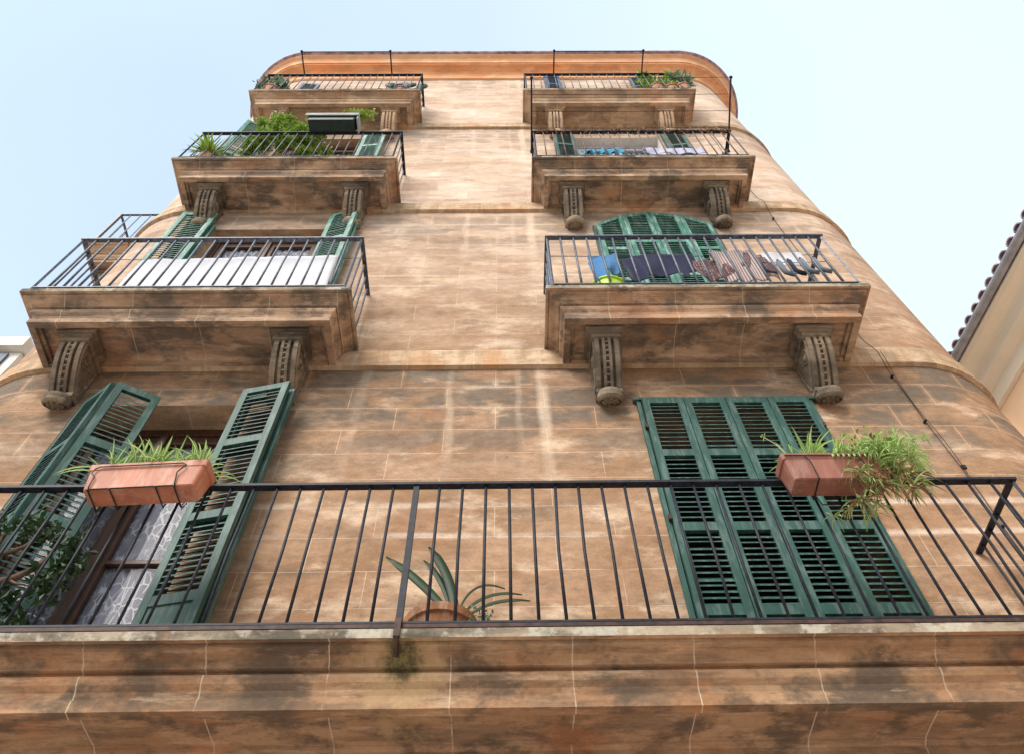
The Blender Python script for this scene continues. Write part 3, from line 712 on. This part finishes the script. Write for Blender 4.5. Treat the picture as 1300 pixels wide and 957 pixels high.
def planter(name,x0,x1,yb,yf,zb,zt,mat,label,group,rot=0,wirez=True,rim=.012,cat='planter'):
    cx,cy=(x0+x1)/2,(yb+yf)/2; root=empty(name,(cx,cy,zb),label,cat,group)
    m=MB(); W=(x1-x0)/2; Dp=abs(yb-yf)/2; rz=Matrix.Rotation(rot,4,'Z')
    def ring(w_,d_,z,r_=.02):
        pts=[]
        for sx,sy,a0 in ((1,-1,-90),(1,1,0),(-1,1,90),(-1,-1,180)):
            for k in range(4):
                an=R(a0+30*k); q=rz@Vector((sx*(w_-r_)+r_*math.cos(an),sy*(d_-r_)+r_*math.sin(an),0)); pts.append((cx+q.x,cy+q.y,z))
        return pts
    H=zt-zb
    rows=[ring(W*.90-.006,Dp*.80-.006,zb),ring(W*.90,Dp*.80,zb+.006),ring(W*.955,Dp*.92,zt-.045),ring(W*.96,Dp*.93,zt-.045),ring(W*.985,Dp*.97,zt-.040),ring(W,Dp,zt-.006),ring(W,Dp,zt),ring(W-.012,Dp-.012,zt),ring(W-.02,Dp-.02,zt-.03)]
    m.grid(rows,0,True); m.face(rows[0][::-1]); m.build('planter_box',mat,root)
    s_=MB(); s_.face(ring(W-.02,Dp-.02,zt-.028)); s_.build('soil',M['soil'],root)
    return root,rz,cx,cy,W,Dp
# left hanging planter with wire holder
PL,rz,cx,cy,W,Dp=planter('balcony_planter',-2.31,-1.635,-.625,-.79,3.205,3.39,M['terra'],'long orange terracotta trough hung on the lowest railing in front of the open left window','terracotta troughs hung on the lowest railing',rot=R(-3))
m=MB()
def wl(pts,r_=.0038): m.tube([tuple(Vector((cx,cy,0))+(rz@Vector((q[0],q[1],0)))+Vector((0,0,q[2]))) for q in pts],r_,5)
yo=-Dp-.006; yo2=-Dp*.80-.008
fr_pts=[(-.27,yo2+.02,3.198),(-.27,yo2,3.215),(-.265,yo+.004,3.29),(-.29,yo,3.31),(-.285,yo,3.345),(-.26,yo,3.362),(.20,yo,3.362),(.225,yo,3.345),(.20,yo,3.305),(.19,yo+.004,3.29),(.20,yo2,3.215),(.20,yo2+.02,3.198)]
wl(fr_pts); wl([(-.27,yo2+.004,3.20),(.20,yo2+.004,3.20)])
for q in (-.27,-.15,.10,.20): wl([(q,yo2,3.198),(q,Dp,3.196),(q,Dp+.012,3.30),(q,Dp+.01,3.40),(q,Dp+.04,3.405)])
for q in (-.255,.215): wl([(q-.02,Dp*.7,3.196),(q,Dp*.85,3.165),(q+.02,Dp*.7,3.196)])
m.build('wire_holder',M['wire'],PL)
m=MB()
for i in range(7): tuft(m,(cx-.27+.09*i+rnd.uniform(-.02,.02),cy+rnd.uniform(-.02,.04),3.385),24,.25,.0115,.65,1.7,1.5)
tuft(m,(cx-.06,cy,3.37),20,.27,.011,.7,1.4,1.5); tuft(m,(cx+.13,cy,3.37),14,.25,.010,.5,1.1,1.6)
for q in (((cx-.28,cy-.04,3.38),(-1,-.2,.5)),((cx-.30,cy,3.38),(-1,-.1,.9)),((cx+.30,cy,3.38),(1,-.2,.4)),((cx+.30,cy+.03,3.38),(1,0,.6))): blade(m,*q,.26,.008,1.6)
o=m.build('spider_plant',[M['spid'],M['spidw']]); tag(o,'upright striped spider plants growing in the orange trough at the left','plant','spider plants in the hung troughs')
# right hanging planter
PR,rz,cx,cy,W,Dp=planter('balcony_planter',1.555,2.13,-.635,-.80,3.215,3.41,M['terrabrown'],'dull reddish brown trough hung on the lowest railing, half hidden by a trailing plant','terracotta troughs hung on the lowest railing')
m=MB()
for q in (-.13,.16):
    wl([(q,-Dp*.80-.006,3.21),(q-.01,-Dp-.004,3.34),(q-.03,-Dp-.004,3.385)]); wl([(q,-Dp*.8-.006,3.21),(q,Dp,3.208),(q,Dp+.015,3.41),(q,Dp+.05,3.412)])
wl([(-.27,-Dp-.005,3.385),(.25,-Dp-.005,3.385)]); wl([(-.13,Dp*.6,3.208),(-.10,Dp*.9,3.16),(.0,Dp*.9,3.16)])
m.build('wire_holder',M['wire'],PR)
m=MB()
tuft(m,(1.76,cy,3.41),34,.24,.010,.7,1.6,1.5); tuft(m,(1.66,cy,3.41),18,.18,.009,.7,1.6,1.4)
tuft(m,(1.68,cy,3.39),10,.13,.007,.9,1.6,.9); tuft(m,(1.9,cy,3.40),16,.18,.007,.9,1.6,1.0)
for q in range(20):
    c=(rnd.uniform(1.88,2.28),cy+rnd.uniform(-.16,.06),rnd.uniform(3.27,3.50)); tuft(m,c,22,.17,.008,1.1,1.9,.8)
for q in range(7):
    c=(rnd.uniform(1.86,2.22),cy+rnd.uniform(-.14,.0),rnd.uniform(3.08,3.36)); tuft(m,c,20,.16,.006,.8,2.3,.2,mi=(2,2)); tuft(m,c,16,.15,.0055,1,2.3,.3)
for q in range(5):
    c=(rnd.uniform(1.75,2.1),-.66+rnd.uniform(-.02,.04),rnd.uniform(3.08,3.18)); tuft(m,c,9,.11,.005,1,2,.3)
for e in ((2.49,cy,3.62),(2.38,cy-.05,3.55),(2.34,cy,3.66),(2.40,cy,3.40),(1.545,cy,3.66)):
    s0=Vector((2.1 if e[0]>2 else 1.66,cy,3.42)); md=(s0+Vector(e))/2+Vector((0,0,.05)); m.tube([s0,md,e],.0025,4,1); tuft(m,e,14 if e[0]>2 else 6,.075 if e[0]>2 else .03,.005,1,1.6,.8)
for q in range(8): blade(m,(1.90+.03*q,cy-.02,3.38),(-.6,-.8,.5),.25,.007,2.0)
o=m.build('spider_plant',[M['spid'],M['spidw'],M['dry']]); tag(o,'bushy spider plant with dry brown undergrowth spilling over the brown trough at the right','plant','spider plants in the hung troughs')
m=MB(); leaves(m,[(2.0+.3*rnd.random(),cy,3.52+.12*rnd.random()) for i in range(14)],150,.035,.035,.8)
for i in range(9): 
    x=1.95+.04*i; m.tube([(x,cy,3.4),(x+.03,cy-.02,3.52),(x+.05,cy-.03,3.62)],.002,4)
m.face([(1.80,cy-.02,3.42),(1.86,cy-.02,3.42),(1.86,cy-.02,3.58),(1.79,cy-.02,3.57)]); m.face([(1.862,cy-.02,3.42),(1.9,cy-.03,3.43),(1.97,cy-.03,3.62),(1.95,cy-.03,3.60)])
o=m.build('herb_plant',M['leaf']); tag(o,'small round leaved yellow green herb rising behind the trailing spider plant','plant')
# clay pot with strap leaved plant
pc=(-.325,-.36,FL[0])
P1=MB(); P1.lathe([(0,0),(.12,0),(.125,.01),(.170,.165),(.185,.17),(.19,.212),(.178,.214),(.162,.19),(0,.185)],pc,28); o=P1.build('clay_pot',M['clay'],smooth=False); tag(o,'round clay flowerpot on the lowest balcony behind the thick railing post','pot')
m=MB()
def strap(pts,w_):
    rows=[]; n=len(pts)
    for i,q in enumerate(pts):
        q=Vector(q); u=i/(n-1); ww=w_*min(1,(1-u)*5+.25)*(.7+.5*math.sin(u*2.6)); t_=(Vector(pts[min(i+1,n-1)])-Vector(pts[max(i-1,0)])).normalized(); s_=t_.cross(Vector((0,1,.1))).normalized()
        rows.append([q-s_*ww,q+Vector((0,.008,0)),q+s_*ww])
    m.grid(rows)
def arc(a_,b_,c_,n=12): 
    a_,b_,c_=Vector(a_),Vector(b_),Vector(c_); return [a_*(1-u)**2+b_*2*u*(1-u)+c_*u*u for u in [i/n for i in range(n+1)]]
bz=FL[0]+.20; bx,by=-.25,-.38
strap(arc((bx,by,bz),(-.37,by,2.83),(-.655,by,3.06)),.020); strap(arc((bx,by,bz),(-.26,by,2.9),(-.425,by,3.13)),.022); strap(arc((bx-.01,by+.02,bz),(-.30,by+.02,2.9),(-.45,by+.03,3.06)),.014)
strap(arc((bx,by,bz),(-.15,by,2.84),(.09,by,2.79)),.008); strap(arc((bx+.02,by,bz),(-.12,by,2.78),(.13,by,2.75)),.009); strap(arc((bx,by-.02,bz),(-.20,by,2.93),(.0,by,2.83)),.006)
for i in range(8): strap(arc((bx,by,bz-.01),(bx+rnd.uniform(-.04,.04),by,bz+.04),(bx+rnd.uniform(-.06,.06),by+rnd.uniform(-.05,.05),bz+.07)),.010)
o=m.build('strap_leaf_plant',M['strap'],smooth=True); md=o.modifiers.new('s','SOLIDIFY'); md.thickness=.003; tag(o,'dark plant with a few long strap leaves in the round clay pot','plant')
m=MB(); leaves(m,[(-.13+rnd.uniform(-.03,.04),-.5+.04*rnd.random(),FL[0]+.22-.02*i) for i in range(8)],130,.016,.016,.8); o=m.build('trailing_succulent',M['leafsilver']); tag(o,'tiny leaved creeper hanging over the right rim of the clay pot','plant')
# tree-like shrub in the lower left corner
T=empty('potted_shrub',(-3.0,-.33,FL[0]),'dark leafy shrub with bare forked branches in the bottom left corner','shrub')
m=MB(); br_=[]
def limb(pts,r0,r1): m.tube(pts,r0,7,0,r1); br_.append(pts)
limb([(-3.25,-.33,FL[0]+.25),(-3.08,-.34,2.80),(-2.93,-.35,2.90),(-2.80,-.36,2.90),(-2.66,-.36,2.94),(-2.56,-.36,3.02),(-2.52,-.36,3.12)],.042,.010)
limb([(-2.93,-.35,2.90),(-2.90,-.36,3.02),(-2.86,-.36,3.12),(-2.87,-.36,3.28)],.026,.012)
limb([(-2.88,-.36,3.08),(-2.78,-.36,3.13),(-2.70,-.36,3.18),(-2.64,-.36,3.3)],.018,.007)
limb([(-2.66,-.36,2.94),(-2.60,-.38,2.90),(-2.52,-.38,2.88)],.008,.004)
limb([(-3.08,-.34,2.80),(-3.05,-.3,3.1),(-3.0,-.3,3.4)],.025,.01)
m.build('trunk',M['bark'],T,smooth=True)
m=MB()
cl=[(-2.42,-.37,2.86),(-2.36,-.37,2.98),(-2.42,-.37,3.08),(-2.44,-.37,3.19),(-2.36,-.37,3.05),(-2.47,-.37,2.93),(-2.58,-.36,3.24),(-2.76,-.36,3.33),(-2.90,-.36,3.33),(-2.98,-.36,3.28),(-3.0,-.36,3.2),(-2.67,-.36,3.3),(-2.6,-.22,2.74),(-2.75,-.2,2.66),(-2.9,-.28,2.62),(-3.0,-.3,2.75),(-2.55,-.3,2.66),(-3.1,-.3,3.1),(-3.2,-.3,3.0),(-3.1,-.3,3.4),(-2.66,-.3,2.85)]
leaves(m,cl,1000,.058,.038,.5); m.build('crown',M['leafdark'],T)
m=MB(); m.lathe([(0,0),(.16,0),(.22,.32),(.235,.33),(.235,.36),(.21,.36),(.2,.32),(0,.31)],(-3.22,-.33,FL[0]),24); o=m.build('clay_pot',M['clay']); tag(o,'large clay pot under the dark shrub at the bottom left corner','pot')
# third storey left: bush, ferns, hung trough
T=empty('flowering_bush',(-2.95,-.40,FL[2]),'big bright green bush in a pot spilling over the third-storey left railing','shrub')
m=MB(); 
for q in ((-.35,0,.9),(.0,0,1.2),(.35,.0,.9),(.2,.05,1.1),(-.2,.02,1.3)): m.tube([(-2.95,-.4,FL[2]+.25),(-2.95+q[0]*.5,-.4,FL[2]+.6),(-2.95+q[0],-.4,FL[2]+q[2])],.012,5,0,.004)
m.build('trunk',M['bark'],T)
m=MB(); cl=[]
for c,n in (((-3.22,-.42,11.25),7),((-3.12,-.42,11.05),6),((-2.70,-.45,10.85),6),((-2.60,-.45,10.6),6),((-3.0,-.42,10.85),5),((-3.18,-.42,10.75),7),((-3.05,-.42,10.98),5),((-2.72,-.45,10.55),8),((-2.62,-.45,10.30),8),((-3.25,-.45,10.35),8),((-2.95,-.42,10.25),6),((-3.3,-.4,10.1),5),((-2.5,-.42,10.02),5),((-2.85,-.4,10.62),5)):
    cl+= [(c[0]+rnd.gauss(0,.085),c[1]+rnd.gauss(0,.05),c[2]+rnd.gauss(0,.075)) for i in range(n)]
leaves(m,cl,9000,.052,.034,.6,0); m.build('crown',M['leaf'],T)
m=MB(); m.lathe([(0,0),(.11,0),(.15,.2),(.16,.23),(.14,.23),(0,.2)],(-2.95,-.3,FL[2]),20); m.build('pot',M['clay'],T)
m=MB(); tuft(m,(-3.66,-.5,FL[2]+.35),150,.32,.011,.8,1.5,1.2,(0,0)); o=m.build('fern',M['leaf']); tag(o,'small green fern at the left end of the third-storey left balcony','plant')
m=MB(); m.lathe([(0,0),(.09,0),(.12,.3),(.1,.3),(0,.28)],(-3.66,-.45,FL[2]),16); o=m.build('clay_pot',M['clay']); tag(o,'little clay pot under the fern on the third-storey left balcony','pot')
root,*_=planter('hanging_trough',-2.53,-1.87,-.60,-.80,10.10,10.28,M['troughgreen'],'dark green trough with grey rim hung outside the third-storey left railing',None)
root['category']='planter'
if 'group' in root: del root['group']
m=MB(); m.box(-2.545,-1.855,-.815,-.802,10.20,10.285); m.box(-1.868,-1.855,-.80,-.6,10.08,10.285); m.build('grey_rim',M['concrete'],root)
m=MB(); leaves(m,[(-1.93+rnd.gauss(0,.07),-.72,10.47+rnd.gauss(0,.09)) for i in range(16)],520,.045,.03,.6); leaves(m,[(-2.1-.4*rnd.random(),-.7,10.33) for i in range(12)],220,.035,.025,.6)
o=m.build('yellow_green_plant',M['leafyel']); tag(o,'frothy yellow green plant at the right end of the dark hung trough','plant')
m=MB(); m.lathe([(0,0),(.14,0),(.18,.3),(.19,.36),(.17,.36),(0,.3)],(-2.12,-.3,FL[2]+.0),20); o=m.build('clay_bowl',M['clay']); tag(o,'clay bowl beside the right shutter on the third-storey left balcony','pot')
m=MB(); tuft(m,(-2.0,-.36,FL[2]+.40),46,.16,.010,1,1.0,1,(0,0)); o=m.build('grassy_plant',M['leaf']); tag(o,'short grassy plant in the clay bowl by the right shutter','plant')
# top storey plants
def potted(name,x,y,z,ph,label,plab,kind,mat):
    m=MB(); m.lathe([(0,0),(.09,0),(.13,ph),(.145,ph),(.145,ph+.03),(.12,ph+.03),(0,ph)],(x,y,z),18); o=m.build('clay_pot',M['clay']); tag(o,plab,'pot')
    m=MB()
    if kind=='bush':
        cs=[(x+rnd.gauss(0,.10),y+rnd.gauss(0,.05),z+ph+.15+abs(rnd.gauss(0,.32))) for i in range(30)]
        for c in cs: m.tube([(x,y,z+ph-.02),((x+c[0])/2,y,z+ph+(c[2]-z-ph)*.6),c],.003,4)
        leaves(m,cs,620,.085,.028,.6)
    if kind=='cactus':
        def pad(c,a_,s_,tl):
            mt_=Matrix.Rotation(tl,4,'Y')@Matrix.Diagonal((s_*.62,s_*.18,s_,1))
            m.lathe([(math.sin(math.pi*i/8),-math.cos(math.pi*i/8)) for i in range(9)],c,12,mat=mt_)
        for c,s_,tl in (((x-.22,y,z+ph+.22),.16,-.3),((x-.25,y,z+ph+.62),.15,-.1),((x-.05,y,z+ph+.35),.17,.2),((x+.08,y,z+ph+.6),.15,.5),((x+.22,y,z+ph+.3),.15,.2),((x+.28,y+.02,z+ph+.62),.16,.0),((x+.02,y,z+ph+.12),.15,0),((x-.42,y,z+ph+.25),.15,.5)): pad(c,0,s_,tl)
    if kind=='tree':
        m.tube([(x,y,z+ph),(x+.02,y,z+ph+.45),(x-.05,y,z+ph+.8)],.012,5)
        cs=[(x+rnd.gauss(0,.13),y+rnd.gauss(0,.06),z+ph+.35+abs(rnd.gauss(0,.28))) for i in range(16)]
        for c in cs: m.tube([(x+.01,y,z+ph+.3),c],.004,4)
        leaves(m,cs,230,.12,.04,.5)
    o=m.build(name,mat,smooth=(kind=='cactus')); tag(o,label,'plant')
Z4=12.6
potted('leafy_plant',-3.72,-.42,Z4,.3,'grey green leafy plant at the left end of the top left balcony','clay pot under the leafy plant at the left end of the top left balcony','bush',M['leafsilver'])
potted('prickly_pear',-1.62,-.38,Z4,.3,'prickly pear cactus with round pads at the right end of the top left balcony','clay pot of the prickly pear on the top left balcony','cactus',M['leafdark'])
potted('leafy_plant',2.52,-.42,Z4,.3,'leafy plant in the middle right of the top right balcony, left of its two neighbours','clay pot third from the right end of the top right balcony','bush',M['leaf'])
potted('leafy_plant',2.74,-.42,Z4,.22,'low yellow green plant between two taller plants on the top right balcony','clay pot in the middle of three on the top right balcony','bush',M['leafyel'])
potted('leafy_plant',2.94,-.42,Z4,.3,'tallest broad leaved plant at the right end of the top right balcony','clay pot at the right end of the top right balcony','tree',M['leafsilver'])
# dried vine along third storey right handrail
m=MB(); pts=[]; 
for k in range(3):
    pts=[(.43+i*.02,-.575+.018*math.cos(i*.9+k*2.1),10.205+.016*math.sin(i*.9+k*2.1)) for i in range(128)]
    m.tube(pts,.008,4)
leaves(m,[(.43+2.56*rnd.random(),-.58,10.20) for i in range(160)],1100,.040,.016,.5)
o=m.build('dry_vine',M['dry']); tag(o,'dry brown vine wound along the handrail of the third-storey right balcony','plant')
# ------------------------------------------------------------------ clothes lines and laundry
def arms(name,xs_,y0,z0,y1,z1,nl,label,x_over=.0,group='clothes line frames on the upper balconies'):
    root=empty(name,((xs_[0]+xs_[1])/2,y0,z0),label,'clothes line',group)
    for x in xs_:
        m=MB(); m.tube([(x,y0,z0),(x,y1,z1)],.012,6); m.tube([(x,y0+.02,z0-.04),(x,y0+.02,z0+.04)],.02,6); m.lathe([(0,.02),(.022,.01),(.022,-.01),(0,-.02)],(x,y1,z1),8); m.build('arm',M['iron'],root)
    for i in range(nl):
        u=1-i/(nl+.3) if nl>1 else .97
        y=y0+(y1-y0)*u; z=z0+(z1-z0)*u
        m=MB(); n=14; sag=.015 if nl>1 else .0
        m.tube([(xs_[0]+(xs_[1]-xs_[0])*k/n,y,z-sag*math.sin(math.pi*k/n)+.01) for k in range(n+1)],.0035 if nl>1 else .008,5); m.build('line',M['wire'],root)
    return root
arms('clothes_line',(.88,2.37),-.54,13.64,-.90,13.66,1,'single clothes line held out on two arms above the top right balcony')
arms('clothes_line',(-3.32,-1.85),-.54,13.64,-.90,13.66,1,'single clothes line held out on two arms above the top left balcony')
arms('clothes_line',(.39,3.0),-.36,10.14,-1.20,10.50,4,'wide frame of four clothes lines reaching out from the third-storey right balcony')
def line(x0,x1,y,z,lab):
    m=MB(); n=16; m.tube([(x0+(x1-x0)*k/n,y,z-.02*math.sin(math.pi*k/n)) for k in range(n+1)],.003,5); o=m.build('washing_line',M['wire']); tag(o,lab,'clothes line')
line(.42,3.0,-.47,6.665,'thin washing line across the second-storey right balcony under its handrail'); line(-3.9,-1.33,-.45,6.69,'thin washing line carrying the white sheet on the second-storey left balcony')
line(2.2,2.98,-.50,6.46,'short lower washing line carrying the socks')
def cloth(name,x0,x1,zt,zb,y,mat,label,cat,fold=.02,nf=5,shape=None,overhang=.25,group=None,nx=44,nz=18,sl=0,lump=.0):
    rs=random.Random(name+label); m=MB(); ph=rs.random()*6
    def pt(u,v,back=False):
        x=x0+(x1-x0)*u; zb_=zb if shape is None else zb+shape(u)
        H=zt-zb_; z=zt-H*v*(overhang if back else 1)
        if shape is None and False: pass
        a_=fold*(.25+v)*math.sin(u*nf*2*math.pi+ph+1.2*math.sin(v*2+ph))+fold*.6*math.sin(u*nf*4.3+ph*2+v*3)+lump*math.sin(u*3+v*4+ph)
        yy=y+(-.008 if not back else .012)-(a_*.5+ .004)*(1 if not back else -.5)
        z+= .006*math.sin(u*9+ph)+sl*(u-.5)
        return (x+ .3*fold*math.sin(v*5+ph)+.25*a_,yy,z)
    rows=[[pt(u/nx,v/4,True) for u in range(nx+1)] for v in range(4,0,-1)]
    rows+=[[pt(u/nx,v/nz) for u in range(nx+1)] for v in range(nz+1)]
    m.grid(rows); o=m.build(name,mat,smooth=True); md=o.modifiers.new('s','SOLIDIFY'); md.thickness=.004; tag(o,label,cat,group); return o
cloth('white_sheet',-3.36,-1.545,6.69,5.90,-.45,M['white'],'long white sheet hung behind the second-storey left railing','sheet',.012,7,overhang=.6,sl=.07)
cloth('denim_jeans',.80,1.055,6.66,6.30,-.47,M['denim'],'light blue jeans folded over the line, leftmost of the laundry','jeans',.03,1.5,lump=.02)
cloth('denim_jeans',.79,.93,6.50,6.05,-.50,M['denim'],'light blue trouser leg drooping lowest at the left end of the laundry','jeans',.03,1,lump=.02)
cloth('navy_garment',1.20,1.78,6.66,6.18,-.47,M['navy'],'dark navy garment hung in front of the green arched shutters','garment',.022,2,shape=lambda u:.14*u-.1*(u>.72)*(u<.82),lump=.012)
cloth('navy_garment',1.09,1.27,6.54,6.10,-.49,M['navy'],'drooping navy sleeve left of the navy garment','garment',.03,1,lump=.01)
cloth('dotted_garment',1.74,2.08,6.50,6.10,-.485,M['dots'],'brown dotted garment bunched between the navy and the striped ones','garment',.035,2.2,lump=.02)
cloth('dotted_garment',2.16,2.44,6.62,6.12,-.485,M['dots'],'brown dotted sleeve hanging to the right of the striped shirt','garment',.03,1.5,shape=lambda u:.18*(1-u),sl=-.12)
cloth('striped_shirt',1.92,2.33,6.67,6.05,-.50,M['stripe'],'pale pink shirt with brown stripes in the middle of the laundry','shirt',.02,3,sl=.02)
cloth('white_shirt',2.42,2.80,6.68,6.43,-.47,M['white'],'short white garment at the right end of the laundry','garment',.012,2,shape=lambda u:-.03*u)
for i,(x,z,mt,lab) in enumerate(((2.345,6.42,'sock','dark sock just left of the white garment'),(2.52,6.40,'sockg','grey sock under the left half of the white garment'),(2.62,6.42,'sock','dark sock under the middle of the white garment'),(2.74,6.44,'sockg','grey sock under the right half of the white garment'),(2.86,6.46,'sockg','grey sock right of the white garment, the rightmost'))):
    m=MB(); m.tube([(x,-.50,z+.04),(x+.004,-.50,z-.08),(x+.01,-.50,z-.15),(x+.05,-.505,z-.20),(x+.085,-.505,z-.215)],.026,8,0,.022); o=m.build('sock',M[mt],smooth=True); tag(o,lab,'sock','socks hung on the second-storey right balcony')
    m=MB(); m.box(x-.006,x+.006,-.515,-.485,z+.02,z+.085); o=m.build('clothes_peg',M['wood']); tag(o,'small brown peg holding the '+lab,'peg','clothes pegs on the second-storey right balcony')
m=MB(); m.lathe([(0,0),(.15,0),(.155,.01),(.175,.29),(.19,.30),(.19,.315),(.17,.315),(.145,.03),(0,.02)],(.93,-.36,FL[1]),26); o=m.build('laundry_basket',M['lime']); tag(o,'lime green plastic basket below the blue jeans','basket')
cloth('turquoise_towel',1.0,1.52,9.62,9.45,-.52,M['turq'],'crumpled turquoise towel lying low behind the third-storey right railing','towel',.04,5,lump=.02)
cloth('lilac_cloth',1.78,2.55,9.70,9.50,-.50,M['lilac'],'pale lilac cloth low behind the third-storey right railing','cloth',.02,3)
